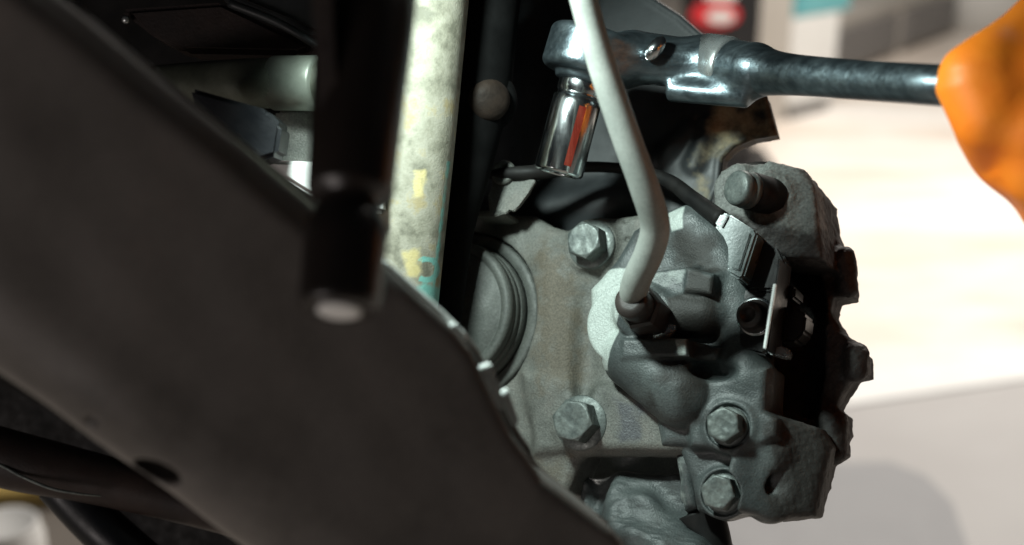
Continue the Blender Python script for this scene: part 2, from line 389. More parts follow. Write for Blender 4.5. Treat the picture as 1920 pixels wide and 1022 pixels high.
d = ss(d, ball(g, K.p3(1100, 640, 3), (7, 34, 7)), 5)
for a, b, r_ in ((1083, 405, 3), (1172, 412, 2.2), (1176, 448, 1.6), (1180, 462, 1.3), (1030, 425, 2.6)):
    d = ss(d, ball(g, K.p3(a, b, 0.3), r_), 0.8)
d = d + lumps(g, 0.18, 16, seed=3) + lumps(g, 0.03, 4, seed=4)
pos, fc = nets(g, d)
knuckle = thing('steering_knuckle', 'dusty grey brown cast steering knuckle behind the brake caliper', 'knuckle', P(1050, 985, 0.69))
rust_lit = soft(pos, K.poly([(1000, 470), (1040, 450), (1096, 520), (1098, 720), (1060, 745), (1010, 745), (1000, 600)]), 22)
rust_lit = np.maximum(rust_lit * 0.75, 0.62 * soft(pos, K.poly([(985, 860), (1080, 850), (1062, 925), (1000, 960), (970, 900)]), 16))
scuff = 0.62 * soft(pos, K.poly([(1150, 745), (1215, 740), (1212, 830), (1160, 835)], 5), 8)
part('casting', (pos, fc), K.m, M['knuckle'], knuckle, attr={'rust': rust_lit, 'scuff': scuff})
hc = np.array([*hubc, 0.0])
def hub_lathe(name, prof, mat, parent, seg=96, wob=None):
    return part(name, lathe(prof, hc, hc + np.array([0, 0, 1.0]), seg, wob), K.m, M[mat], parent)
ringo = hub_lathe('wheel_bearing', [(20, -14), (47.0, -14), (47.0, -1.5), (46.4, -0.4), (45.4, 0), (41.2, 0.4), (40.8, -0.6), (40.8, -8), (20, -8)], 'hub', knuckle,
                  wob=lambda q, h: 0.006 * math.cos(44 * q) if h > -2 and h < 0.2 else 0)
hub_lathe('bearing_cap', [(10, -9), (40.2, -9), (40.2, 4.5), (39.8, 5.2), (39.2, 5.4), (39.1, 6.2), (39.5, 6.6), (39.4, 10.6), (38.7, 11.0), (38.7, 11.8), (39.3, 12.2), (39.2, 16.6), (38.5, 17.8), (37.3, 18.4), (34.6, 18.6), (34.0, 17.6), (33.2, 17.6), (32.6, 18.3), (15, 17.8), (2, 17.8)], 'hub', knuckle)

# --- bolts, one shape shared by every look-alike
def hex_mesh(af, h, rnd=0.5):
    g = Grid((-af * 0.7, -af * 0.7, -3), (af * 0.7, af * 0.7, h + 2), 0.45)
    hx = np.abs(g.X)
    for q in (60, 120):
        hx = np.maximum(hx, np.abs(g.X * math.cos(math.radians(q)) + g.Y * math.sin(math.radians(q))))
    e = ext(hx - af / 2, g.Z, -1.5, h, rnd)
    cone = (np.sqrt(g.X ** 2 + g.Y ** 2) * 0.5 + (g.Z - h) * 0.866) - af * 0.5 * 0.47
    e = np.maximum(e, cone)
    e = ss(e, ball(g, (0, 0, h + af * 1.19), af * 1.2), 0.5) + lumps(g, 0.08, 5, seed=int(af))
    return nets(g, e)
HEX = {17: hex_mesh(17.5, 11, 0.3), 19: hex_mesh(19.5, 12, 0.3), 15: hex_mesh(15, 10, 0.3)}
def spun(vf, ang, at):
    c, s = math.cos(ang), math.sin(ang); v = np.asarray(vf[0], float)
    return np.stack([v[:, 0] * c - v[:, 1] * s + at[0], v[:, 0] * s + v[:, 1] * c + at[1], v[:, 2] + at[2]], 1), vf[1]
def add_bolt(parent, px, py, h, size, ang, wr, label):
    c = K.uv(px, py, h)
    b = part('bolt', spun(HEX[size], ang, (c[0], c[1], h + 1.2)), K.m, M['bolt'], parent, label=label)
    part('washer', lathe([(1, -1.5), (wr, -1.5), (wr, 0.9), (wr - 0.5, 1.4), (size * 0.5, 1.9), (1, 1.9)], (c[0], c[1], h), (c[0], c[1], h + 1), 48), K.m, M['bolt'], b)
add_bolt(knuckle, 1110, 459, 4.2, 17, math.radians(10), 13.0, 'upper flanged hex bolt of the knuckle')
add_bolt(knuckle, 1090, 793, 4.6, 19, math.radians(22), 14.2, 'lower flanged hex bolt of the knuckle')

# --- brake caliper
cal_pts = [(1085, 380), (1600, 380), (1600, 990), (1085, 990)]
lo, hi = bounds(K, [(1080, 380), (1560, 380), (1560, 985), (1080, 985)], -26, 40, 2)
g = Grid(lo, hi, 0.7)
body = [(1185, 430), (1240, 398), (1300, 384), (1352, 425), (1398, 520), (1422, 600), (1428, 676), (1441, 690), (1433, 770), (1436, 838), (1300, 838), (1236, 836), (1226, 775), (1142, 704),
        (1104, 640), (1104, 540), (1150, 490)]
d = prism(g, K.poly(body, 8), -22, 8, 5)
ear = [(1292, 700), (1436, 690), (1433, 770), (1458, 784), (1456, 818), (1425, 834), (1380, 840), (1292, 838)]
d = su(d, prism(g, K.poly(ear, 13), -24, 13, 3), 5)
low = [(1268, 832), (1292, 826), (1466, 815), (1470, 850), (1446, 880), (1436, 930), (1452, 968), (1400, 963), (1305, 958), (1294, 900)]
d = su(d, prism(g, K.poly(low, 4), -24, 4, 4), 2)
ear2 = [(1420, 770), (1475, 784), (1532, 800), (1552, 835), (1546, 868), (1526, 968), (1457, 976), (1400, 962), (1380, 900)]
e2 = prism(g, K.poly(ear2, -4), -26, 60, 3)
slope = (g.X - K.uv(1440, 850, 8)[0]) * 0.55 + (g.Z - 7) * 0.835            # falls away to the right
e2 = -su(-e2, -slope - 0 * g.Y, 5)
d = su(d, e2, 3)
c = K.uv(1172, 606, 19); d = su(d, cyl(g, (*c, -10), (*c, 19), 21.3, 21.0, 1.8), 2)
d = su(d, cyl(g, K.p3(1205, 585, 4), K.p3(1205, 585, 24), 17, 14, 1.5), 2)
d = su(d, cap(g, K.p3(1192, 668, 8), K.p3(1276, 735, 7), 17, 17), 1.2)
d = su(d, cap(g, K.p3(1262, 725, 8), K.p3(1285, 752, 8), 15, 12), 5)
d = su(d, prism(g, K.poly([(1165, 634), (1288, 634), (1291, 668), (1165, 672)], 26), 0, 26, 2), 2)
d = su(d, prism(g, K.poly([(1284, 636), (1346, 652), (1342, 684), (1284, 670)], 17), 0, 17, 2.5), 2)
d = su(d, prism(g, K.poly([(1195, 512), (1282, 500), (1302, 500), (1292, 545), (1210, 560)], 18), 0, 18, 2), 2)
d = su(d, prism(g, K.poly([(1292, 503), (1346, 518), (1342, 558), (1288, 552)], 15), 0, 22, 2.5), 2)
d = su(d, cap(g, K.p3(1255, 585, 12), K.p3(1318, 590, 10), 11, 11), 3)
d = su(d, cap(g, K.p3(1375, 560, 3), K.p3(1405, 700, 2), 9, 9), 8)
d = su(d, cap(g, K.p3(1402, 690, 4), K.p3(1414, 780, 4), 8, 6), 6)
d = su(d, cap(g, K.p3(1300, 430, 0), K.p3(1360, 520, 0), 10, 10), 10)
d = su(d, cap(g, K.p3(1452, 850, 1), K.p3(1432, 905, 0), 7, 6), 6)
d = su(d, cap(g, K.p3(1458, 915, -3), K.p3(1440, 955, -3), 7, 6), 6)
for bx_, by_, bh in ((1367, 800, 13), (1357, 925, 5)):
    c = K.uv(bx_, by_, bh); d = su(d, cyl(g, (*c, -5), (*c, bh + 1.5), 13, 12.4, 1.2), 4)
d = ss(d, ball(g, K.p3(1446, 907, 4), (9, 5, 2.4)), 4)
d = ss(d, ball(g, K.p3(1335, 695, 14), (11, 4.5, 10)), 3)
for bx_, by_, bh in ((1367, 800, 13), (1357, 925, 5)):
    c = K.uv(bx_, by_, bh); d = ss(d, cyl(g, (*c, bh - 0.5), (*c, 36), 10.6, 10.9, 0.3), 0.8)
rough_ = np.clip((g.X - K.uv(1435, 850, 4)[0]) / 8, 0, 1)
d = d + lumps(g, 0.12, 14, seed=8) + lumps(g, 0.03, 3.4, seed=9) + rough_ * (lumps(g, 0.12, 5, seed=10) + lumps(g, 0.07, 2.2, seed=14))
pos, fc = nets(g, d)
caliper = thing('brake_caliper', 'grey cast brake caliper with two hex bolts and a pale round boss', 'brake caliper', P(1400, 975, 0.64))
clean_lit = soft(pos, K.poly([(1080, 500), (1165, 495), (1190, 520), (1172, 600), (1158, 640), (1140, 695), (1110, 690), (1070, 610)], 18), 2.5)
clean_lit = np.maximum(clean_lit, soft(pos, K.poly([(1200, 514), (1290, 502), (1296, 512), (1284, 535), (1230, 552)], 16), 4) * 0.42)  # lit patch above the fitting, painted paler
clean_lit = np.maximum(clean_lit, soft(pos, K.poly([(1270, 638), (1290, 636), (1290, 668), (1276, 668)], 22), 2))  # bright tip of the lit bar, painted in
clean_lit = np.maximum(clean_lit, soft(pos, K.poly([(1250, 400), (1283, 386), (1284, 430), (1262, 436)], 8), 3))
soot_shade = 0.85 * soft(pos, K.poly([(1255, 420), (1345, 440), (1350, 530), (1260, 500)], 8), 18)
soot_shade = np.maximum(soot_shade, 0.7 * soft(pos, K.poly([(1235, 690), (1250, 670), (1340, 680), (1310, 790), (1285, 780)], 15), 14))  # shade under the upper boss, painted dark
soot_shade = np.maximum(soot_shade, 0.9 * soft(pos, K.poly([(1255, 560), (1345, 545), (1350, 640), (1260, 625)], 16), 6))  # shadow beside the hose fitting, painted dark
soot_shade = np.maximum(soot_shade, 0.8 * soft(pos, K.poly([(1292, 505), (1345, 520), (1342, 556), (1288, 552)], 18), 5))  # raised block darkened as part of the fitting's shadow
soot_shade = np.maximum(soot_shade, 0.95 * soft(pos, K.poly([(1300, 640), (1346, 655), (1342, 680), (1295, 672)], 14), 5))  # shadowed half of the ledge, painted dark
soot_shade = np.maximum(soot_shade, 1.1 * soft(pos, K.poly([(1448, 770), (1580, 790), (1580, 990), (1480, 990), (1436, 960), (1456, 880)], 2), 14))  # right block turning from the lamp, its shade painted in

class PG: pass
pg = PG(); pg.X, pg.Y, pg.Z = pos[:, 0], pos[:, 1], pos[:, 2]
soot_shade = np.maximum(soot_shade, 0.38 * np.clip(0.3 + lumps(pg, 0.75, 34, 9, seed=61), 0, 1))
soot_shade = np.where(clean_lit > 0.3, np.minimum(soot_shade, 0.15), soot_shade)
part('body', (pos, fc), K.m, M['caliper'], caliper, attr={'clean': clean_lit, 'soot': soot_shade})
add_bolt(caliper, 1367, 800, 13.0, 15, math.radians(8), 9.4, 'hex bolt beside the dark slot of the caliper')
add_bolt(caliper, 1357, 925, 4.6, 15, math.radians(20), 9.4, 'hex bolt at the lower edge of the caliper')

# --- caliper carrier (dark bridge seen against the bright floor) with its rough top lug
out = [(1300, 350), (1340, 332), (1378, 304), (1440, 300), (1506, 315), (1522, 345), (1552, 372), (1558, 425), (1572, 455), (1590, 470), (1595, 552), (1560, 556), (1556, 585), (1578, 622),
       (1608, 642), (1613, 655), (1622, 660), (1622, 700), (1598, 706), (1578, 735), (1565, 762), (1582, 776), (1584, 812), (1576, 825), (1578, 850), (1550, 868), (1530, 940), (1300, 900)]
HB = -34
lo, hi = bounds(K, [(1290, 290), (1640, 290), (1640, 960), (1290, 960)], -62, 24, 2)
g = Grid(lo, hi, 1.0)
d = prism(g, K.poly(out, HB), -60, HB, 3)
d = ss(d, prism(g, K.poly([(1420, 480), (1535, 500), (1548, 560), (1545, 700), (1530, 785), (1420, 770)], HB), -52, 30, 3), 2)
lug = [(1338, 340), (1352, 318), (1380, 304), (1440, 300), (1506, 315), (1526, 345), (1534, 420), (1538, 480), (1470, 480), (1420, 470), (1395, 420), (1370, 410), (1335, 400)]
d = su(d, prism(g, K.poly(lug, 6), -40, 6, 3), 3)
d = ss(d, cap(g, K.p3(1500, 360, 10), K.p3(1490, 470, 10), 5.5), 4)
d = ss(d, cap(g, K.p3(1420, 455, 10), K.p3(1540, 470, 10), 7), 4)
d = su(d, cyl(g, K.p3(1440, 368, -10), K.p3(1440, 368, 8), 14, 12, 2), 4)
d = ss(d, ball(g, K.p3(1418, 306, 8), (5, 7, 6)), 3)
d = su(d, cap(g, K.p3(1585, 480, HB), K.p3(1590, 540, HB), 5), 3)
d = su(d, cap(g, K.p3(1607, 665, HB), K.p3(1604, 695, HB), 6), 3)
d = su(d, cap(g, K.p3(1560, 792, HB), K.p3(1562, 845, HB), 7), 3)
d = d + lumps(g, 0.25, 10, seed=12) + lumps(g, 0.22, 3, seed=13)
pos, fc = nets(g, d)
carrier = thing('caliper_carrier', 'blackened rough cast carrier wrapping round the outer side of the caliper', 'brake carrier', P(1560, 930, 0.64))
dust = soft(pos, K.poly([(1330, 350), (1345, 310), (1440, 294), (1512, 312), (1536, 350), (1540, 420), (1520, 440), (1450, 420), (1400, 410), (1340, 405)], 2), 12) * np.clip((pos[:, 2] + 25) / 12, 0, 1)
part('casting', (pos, fc), K.m, M['carrier'], carrier, attr={'dust': np.clip(dust * 1.0, 0, 1)})
c = np.array(K.p3(1444, 368, 5)); c2 = np.array(K.p3(1379, 351, 26)); ax = (c2 - c); ln = float(np.linalg.norm(ax))
pin = part('guide_pin', lathe([(9.4, -2), (9.4, ln - 10), (9.0, ln - 9.5)], c, c2, 40), K.m, M['black'], carrier)
part('pin_head', lathe([(9.0, ln - 10), (9.3, ln - 8), (9.3, ln - 6.6), (8.2, ln - 6), (8.2, ln - 4.6), (8.9, ln - 4), (8.9, ln - 2.4), (8.6, ln - 1.2), (8.2, ln - 0.4), (7.2, ln + 0.1), (4.5, ln + 0.6), (0.5, ln + 0.8)], c, c2, 40), K.m, M['bolt'], pin)

# --- lower casting under the caliper
lc = [(1085, 895), (1262, 888), (1290, 900), (1296, 960), (1345, 1035), (1345, 1090), (1085, 1090)]
HL = -16
lo, hi = bounds(K, lc + [(1085, 840), (1290, 840)], -60, 24, 2)
g = Grid(lo, hi, 1.0)
d = prism(g, K.poly(lc, HL), -58, HL, 5)
d = su(d, prism(g, K.poly([(1085, 846), (1278, 846), (1290, 900), (1085, 960)], -42), -58, -42, 3), 3)
d = su(d, prism(g, K.poly([(1262, 850), (1296, 846), (1302, 952), (1274, 964), (1270, 900)], 0), -50, 0, 5), 3)
d = su(d, cap(g, K.p3(1165, 945, -20), K.p3(1280, 1070, -14), 14, 20), 10)
d = su(d, cap(g, K.p3(1180, 985, -10), K.p3(1330, 1085, -8), 12, 14), 5)
d = su(d, ball(g, K.p3(1195, 975, -6), (12, 13, 10)), 5)
d = ss(d, cap(g, K.p3(1170, 945, 6), K.p3(1260, 960, 6), 10), 6)
d = ss(d, ball(g, K.p3(1110, 905, -8), (8, 20, 14)), 5)
d = d + lumps(g, 0.5, 16, seed=21) + lumps(g, 0.15, 4, seed=22)
pos, fc = nets(g, d)
rust_lit = 0.75 * soft(pos, K.poly([(1258, 848), (1290, 860), (1294, 955), (1268, 968)], -1), 6)  # not rust here: the lit side wall, painted paler
lowc = thing('ball_joint_housing', 'oily grey cast ball joint housing below the caliper slot', 'ball joint', P(1200, 1080, 0.68))
part('casting', (pos, fc), K.m, M['caliper'], lowc, attr={'clean': rust_lit * 0.55, 'soot': 0.5 * soft(pos, K.poly([(1130, 960), (1350, 1000), (1350, 1090), (1130, 1090)], -8), 40)})
part('shank', tube([(*K.p3(1310, 965, -20), 13), (*K.p3(1325, 1010, -20), 12), (*K.p3(1330, 1080, -20), 14)], 28), K.m, M['black'], lowc)

# --- dust shield
sh = [(860, -70), (1150, -60), (1215, -15), (1270, 20), (1310, 55), (1345, 60), (1395, 120), (1432, 172), (1452, 246), (1405, 254), (1372, 268), (1350, 292), (1345, 345), (1310, 420), (1300, 470), (860, 470)]
HS = -30
lo, hi = bounds(K, sh, -62, -8, 3)
g = Grid(lo, hi, 1.1)
cu, cv = K.uv(1080, 360, HS)
bowl = np.clip(((g.X - cu) ** 2 + (g.Y - cv) ** 2) / 900.0, 0, 10) * 0.6     # dishes away from the camera towards the rim
d2 = poly2(g.X, g.Y, K.poly(sh, HS))
d = ext(d2, g.Z + bowl, HS - 2.6, HS, 0.8)
rim = np.abs(d2 + 2.0) - 1.2
d = su(d, ext(rim, g.Z + bowl, HS - 12, HS + 0.5, 0.5), 2)
def Ps(px, py, dz=0.0):
    a = K.uv(px, py, HS); b = min(10, ((a[0] - cu) ** 2 + (a[1] - cv) ** 2) / 900.0) * 0.6
    a = K.uv(px, py, HS - b); return (a[0], a[1], HS - b + dz)
for a, b, r_ in (((1232, 300), (1292, 243), 5), ((1300, 310), (1326, 238), 4.5)):
    d = su(d, cap(g, Ps(*a, -1.5), Ps(*b, -1.5), r_), 5)
d = su(d, cap(g, Ps(1020, 396, -6), Ps(1200, 372, -6), 13), 8)
d = su(d, cap(g, Ps(1150, 330, -3), Ps(1195, 395, -3), 4), 2)
d = su(d, cap(g, Ps(985, 0, -4), Ps(985, 330, -4), 7, 9), 8)
pos, fc = nets(g, d)
shield = thing('dust_shield', 'dark grey dished dust shield with a rusty outer edge above the caliper', 'dust shield', P(1150, 420, 0.7))
rust_lit = 0.62 * soft(pos, K.poly([(1335, 185), (1432, 160), (1460, 255), (1340, 300), (1320, 400), (1285, 400), (1320, 290)], HS - 6), 26)
part('sheet', (pos, fc), K.m, M['shield'], shield, attr={'rust': rust_lit})
# the drum-shaped rotor hat glimpsed above the knuckle, behind the shield opening
# --- bracket with its cable
brk = thing('cable_bracket', 'small pale steel bracket with an eyelet above the knuckle', 'bracket', P(945, 402, 0.69))
bp = [(917, 396), (914, 368), (924, 348), (921, 330), (932, 312), (950, 304), (966, 312), (973, 330), (1004, 338), (990, 362), (972, 386), (962, 397), (954, 390), (950, 400), (932, 402)]
part('plate', slab(K.poly(bp, 20), 17.5, 20, 0.5), K.m, M['knuckle'], brk, smooth=False, attr=None)
e = K.p3(946, 325, 20)
part('eyelet', lathe([(3.4, 0), (6.4, 0), (6.9, 1), (6.6, 2.6), (5.6, 3.2), (3.6, 3.0), (3.4, 2)], e, (e[0], e[1], e[2] + 1), 32), K.m, M['knuckle'], brk)
part('foot', slab(K.poly([(884, 397), (940, 392), (944, 400), (930, 405), (884, 405)], 20), -6, 20, 0.6), K.m, M['knuckle'], brk, smooth=False)
cab = [(*K.p3(905, 328, 18), 2.6), (*K.p3(946, 325, 22), 3.2), (*K.p3(990, 324, 20), 3.9), (*K.p3(1040, 320, 12), 3.8), (*K.p3(1100, 313, 2), 3.0), (*K.p3(1180, 318, -8), 3.0), (*K.p3(1250, 338, -4), 3.8),
       (*K.p3(1300, 374, 6), 4.2), (*K.p3(1354, 412, 18), 4.4)]
sens = thing('wear_sensor', 'grey green plastic sensor connector with black cable on the caliper', 'sensor', P(1390, 525, 0.63))
part('cable', tube(cab, 18), K.m, M['black'], sens)
# --- connector body
f1 = [(1338, 422), (1352, 398), (1366, 400), (1412, 430), (1421, 437), (1394, 520), (1386, 525), (1364, 512), (1362, 500), (1370, 462), (1358, 446)]
part('connector', slab(K.poly(f1, 27), 6, 27, 1.5, 3), K.m, M['plastic'], sens, smooth=False)
part('connector_lid', slab(K.poly([(1364, 414), (1408, 438), (1386, 508), (1371, 503), (1378, 460), (1362, 440)], 28), 26, 28.2, 0.5), K.m, M['plastic'], sens, smooth=False)
part('latch', slab(K.poly([(1350, 424), (1362, 403), (1366, 405), (1354, 427)], 28.2), 26, 28.4, 0.3), K.m, M['blackplastic'], sens, smooth=False)
part('connector_end', slab(K.poly([(1398, 524), (1424, 440), (1452, 470), (1474, 486), (1458, 545), (1404, 545)], 14), 0, 14, 1.5), K.m, M['blackplastic'], sens, smooth=False)
# --- holding clip with screw
clip = thing('retaining_clip', 'shiny black retaining clip with screw beside the sensor connector', 'clip', P(1440, 668, 0.63))
part('base', slab(K.poly([(1398, 538), (1450, 545), (1432, 655), (1440, 668), (1384, 655), (1380, 610)], 12), -2, 12, 1.5), K.m, M['blackplastic'], clip, smooth=False)
pl = part('upright', slab(K.poly([(1452, 484), (1462, 484), (1440, 656), (1430, 654)], 26), 2, 26, 0.5), K.m, M['blackplastic'], clip, smooth=False)
part('edge_strip', slab(K.poly([(1449.5, 532), (1455.5, 532), (1436, 654), (1430.5, 653)], 27.2), 25.0, 27.4, 0.3), K.m, M['edge'], pl, smooth=False)  # chrome edge, made near-white to carry its highlight
part('foot', slab(K.poly([(1436, 650), (1458, 646), (1476, 652), (1478, 668), (1470, 671), (1438, 662)], 14), 4, 12, 0.8), K.m, M['steel'], clip, smooth=False)
for pts, nm in (([(1476, 535), (1492, 537), (1490, 560), (1474, 560)], 'tab'), ([(1470, 574), (1502, 580), (1512, 592), (1508, 622), (1492, 640), (1462, 642)], 'tab')):
    part(nm, slab(K.poly(pts, 4), -14, 4, 1.2), K.m, M['blackplastic'], clip, smooth=False)
s0 = np.array(K.p3(1418, 594, 11)); s1 = np.array(K.p3(1402, 589, 24))
L_ = float(np.linalg.norm(s1 - s0))
scr = part('screw', lathe([(4, 0), (8.2, 0.5), (8.4, 2.2), (7.4, 3.0), (6.8, 3.2), (6.6, L_ - 3), (6.0, L_ - 1), (4.2, L_), (3.6, L_ - 0.2), (3.4, L_ - 2.4), (0.3, L_ - 2.6)], s0, s1, 32), K.m, M['fitting'], clip)
part('collar', lathe([(8.0, 0.2), (9.6, 0.4), (9.8, 1.4), (9.0, 2.2), (7.2, 2.4)], s0, s1, 32), K.m, M['chrome'], scr)

# --- brake hose
def CP(px, py, Y, r): v = P(px, py, Y); return (v.x, v.y, v.z, r)
hose = thing('brake_hose', 'silver grey bent brake hose running down in front of the caliper', 'brake hose', P(1215, 600, 0.62))
q = [CP(1070, -110, .535, .0058), CP(1092, -10, .54, .0059), CP(1128, 120, .548, .0061), CP(1170, 245, .556, .0064), CP(1208, 350, .565, .0066), CP(1228, 420, .575, .0067), CP(1218, 472, .585, .0068),
     CP(1196, 520, .596, .0068), CP(1187, 556, .606, .0066), CP(1196, 580, .618, .006)]
part('hose', tube(q, 32), MC, M['pipe'], hose)
fa = P(1184, 566, .603); fb = P(1232, 600, .640); fL = (fb - fa).length
part('ferrule', lathe([(0.004, -0.003), (0.0072, -0.003), (0.0082, 0.0), (0.0082, 0.010), (0.0076, 0.011)], fa, fb, 40), MC, M['fitting'], hose)
nut = part('fitting_nut', lathe([(0.0070, 0.009), (0.0100, 0.0095), (0.0112, 0.012), (0.0112, fL - 0.006), (0.0128, fL - 0.005), (0.0130, fL + 0.004)], fa, fb, 6), MC, M['fitting'], hose, smooth=False)
part('seal_ring', lathe([(0.0100, fL - 0.010), (0.0136, fL - 0.0095), (0.0139, fL - 0.007), (0.0136, fL - 0.0045), (0.011, fL - 0.004)], fa, fb, 40), MC, M['steel'], nut)

# ------------------------------------------------------------------ the control arm in front
A = Frame(560, 600, 0.435, -18, -9)
arm_out = [(-260, -150), (-60, -150), (125, 0), (575, 372), (720, 498), (843, 608), (878, 652), (899, 698), (952, 805), (977, 840), (1006, 886), (1138, 982), (1160, 1010), (1120, 1100),
           (540, 1100), (440, 1022), (300, 925), (0, 712), (-260, 530)]
lo, hi = bounds(A, arm_out, -46, 6, 6)
g = Grid(lo, hi, 1.3)
ap = [A.uv(a_, b_, -15 if (b_ >= 520 and a_ < 600) else -8) for a_, b_ in arm_out]
d2 = poly2(g.X, g.Y, ap)
d = ext(d2, g.Z, -44, 0, 3)
inset = 9.5 - 7.0 * np.clip((g.X - A.uv(690, 600)[0]) / 12.0, 0, 1)             # the wide rolled edge ends near the post
d = -su(-d, -((d2 + inset) * 0.64 + g.Z * 0.77), 2.5)
d = np.maximum(d, -ext(d2 + 3.5, g.Z, -60, -34, 4))
def through(g, c, rx, ry, rot):
    x, y = g.X - c[0], g.Y - c[1]; cs, sn = math.cos(rot), math.sin(rot)
    return (np.sqrt(((x * cs + y * sn) / rx) ** 2 + ((-x * sn + y * cs) / ry) ** 2) - 1) * min(rx, ry)
la, lb = np.array(A.uv(0, 712, -15)), np.array(A.uv(440, 1022, -15)); ln_ = np.array([(lb - la)[1], -(lb - la)[0]]); ln_ /= np.linalg.norm(ln_)
if ln_[1] > 0: ln_ = -ln_
sl_ = (g.X - la[0]) * ln_[0] + (g.Y - la[1]) * ln_[1]
d = -su(-d, -((sl_ + 17) * 0.64 + g.Z * 0.77), 9)
h1 = A.p3(297, 886, -9)
d = np.maximum(d, -ext(through(g, h1, 7.6, 3.6, math.radians(-24)), g.Z, -26, 30))
h2 = A.p3(172, 788, -9); d = ss(d, ball(g, h2, (2.6, 2.0, 2.4)), 1.0)
d = d + lumps(g, 0.35, 40, seed=31)
pos, fc = nets(g, d)
arm = thing('control_arm', 'broad dark pressed steel control arm with an oval drain hole', 'control arm', P(560, 1022, 0.42))
part('shell', (pos, fc), A.m, M['arm'], arm)
e0 = [(128, 4), (300, 146), (450, 268), (575, 371), (720, 497), (845, 607), (886, 650), (909, 695), (962, 800), (986, 836), (1012, 881), (1136, 982)]
part('flange_lip', tube([(*A.p3(a - 3, b + 4, -30), 2.2) for a, b in e0], 12, 4), A.m, M['arm'], arm)
part('edge_seal', tube([(*A.p3(a_, b_, -22), 1.5) for a_, b_ in ((716, 490), (760, 529), (810, 573), (848, 609), (872, 634))], 12, 4), A.m, M['edge'], arm)  # pale strip added for the lit line along the arm's edge
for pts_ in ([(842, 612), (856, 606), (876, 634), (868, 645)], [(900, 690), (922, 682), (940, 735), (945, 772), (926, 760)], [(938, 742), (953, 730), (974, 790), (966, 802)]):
    part('flange_tab', slab(A.poly(pts_, -16), -20, -16, 0.5), A.m, M['edge'], arm, smooth=False)  # lit slivers beyond the edge, shaped as near-white plates

# ------------------------------------------------------------------ black post hanging before the arm
post = thing('damper_post', 'black round post hanging down in front of the control arm', 'damper', P(640, 585, 0.345))
a, b = P(697, -90, 0.425), P(636, 582, 0.378); Lp = (b - a).length
def fr(y): return Lp * (y + 90) / 672.0
part('shaft', lathe([(0.01302, 0), (0.01606, 0), (0.01584, fr(60)), (0.01410, fr(280)), (0.01345, fr(372)), (0.01302, fr(384)), (0.00960, fr(389)), (0.00960, fr(405)), (0.01080, fr(424)), (0.01280, fr(446)),
                     (0.01259, fr(480)), (0.01226, fr(565)), (0.01172, fr(578)), (0.01063, fr(583)), (0.00716, fr(584)), (0.00673, fr(580))], a, b, 40), MC, M['post'], post)
part('flat', slab([(0, 0), (1, 0), (1, 1), (0, 1)], 0, 1, 0), MC @ Matrix.Translation(P(625, 318, 0.391)) @ Matrix.Rotation(math.radians(-4), 4, 'Y') @ Matrix.Diagonal((0.006, 0.008, 0.075, 1)) @ Matrix.Translation((-0.5, 0, 0)), M['fitting'], post, smooth=False)
part('end_pin', lathe([(0.0005, fr(576)), (0.0066, fr(576)), (0.0066, fr(585)), (0.0056, fr(588)), (0.0024, fr(589)), (0.0003, fr(588))], a, b, 28), MC, M['white'], post)

# ------------------------------------------------------------------ pale tube and black link beyond the arm
tb = thing('galvanised_tube', 'pale weathered steel tube stained yellow and teal beside the black post', 'tube', P(745, 640, 0.5))
v, f = tube([CP(818, -110, .635, .0188), CP(800, 80, .635, .0188), CP(781, 280, .635, .0187), CP(760, 480, .635, .0187), CP(742, 660, .635, .0187), CP(716, 900, .635, .0187)], 64, 40)
def proj(v): v = np.asarray(v); return np.stack([960 + v[:, 0] / v[:, 1] * FPX, 511 - v[:, 2] / v[:, 1] * FPX], 1)
pp = proj(v)
teal = np.clip(1.5 - np.abs(np.hypot(pp[:, 0] - 800, pp[:, 1] - 505) - 20) / 5, 0, 1) * (pp[:, 0] > 786)
teal = np.maximum(teal, np.clip(1 - np.abs(pp[:, 0] - (838 - (pp[:, 1] - 330) * 0.12)) / 7, 0, 1) * (pp[:, 1] > 300) * 0.8)
teal = np.maximum(teal, 0.9 * np.clip((pp[:, 1] - 525) / 20, 0, 1) * (pp[:, 0] > 775))
och = np.maximum(0.8 * soft(pp, [(776, 320), (800, 318), (796, 372), (774, 372)], 14), 0.75 * soft(pp, [(752, 470), (788, 465), (792, 520), (760, 520)], 20))
part('pipe', (v, f), MC, M['tube'], tb, attr={'teal': teal, 'ochre': och})
lk = thing('stabiliser_link', 'black stabiliser link rod with a brown domed stud next to pale tube', 'stabiliser link', P(840, 640, 0.60))
part('rod', tube([CP(935, -110, .668, 0.0154), CP(915, 60, .668, 0.0150), CP(900, 180, .668, 0.0157), CP(875, 330, .668, 0.0118), CP(850, 450, .668, 0.0099), CP(826, 660, .668, 0.0089)], 36), MC, M['void'], lk)
sa, sb = P(893, 190, .678), P(925, 187, .650)
bs = part('bushing', lathe([(0.004, 0), (0.0160, 0), (0.0168, 0.004), (0.0168, 0.018), (0.0152, 0.021), (0.0105, 0.022), (0.0105, 0.018)], sa, sb, 40), MC, M['void'], lk)
part('stud', lathe([(0.0112, 0.016), (0.0112, 0.022), (0.0104, 0.0255), (0.0075, 0.028), (0.0035, 0.029), (0.0003, 0.0293)], sa, sb, 32), MC, M['stud'], bs)

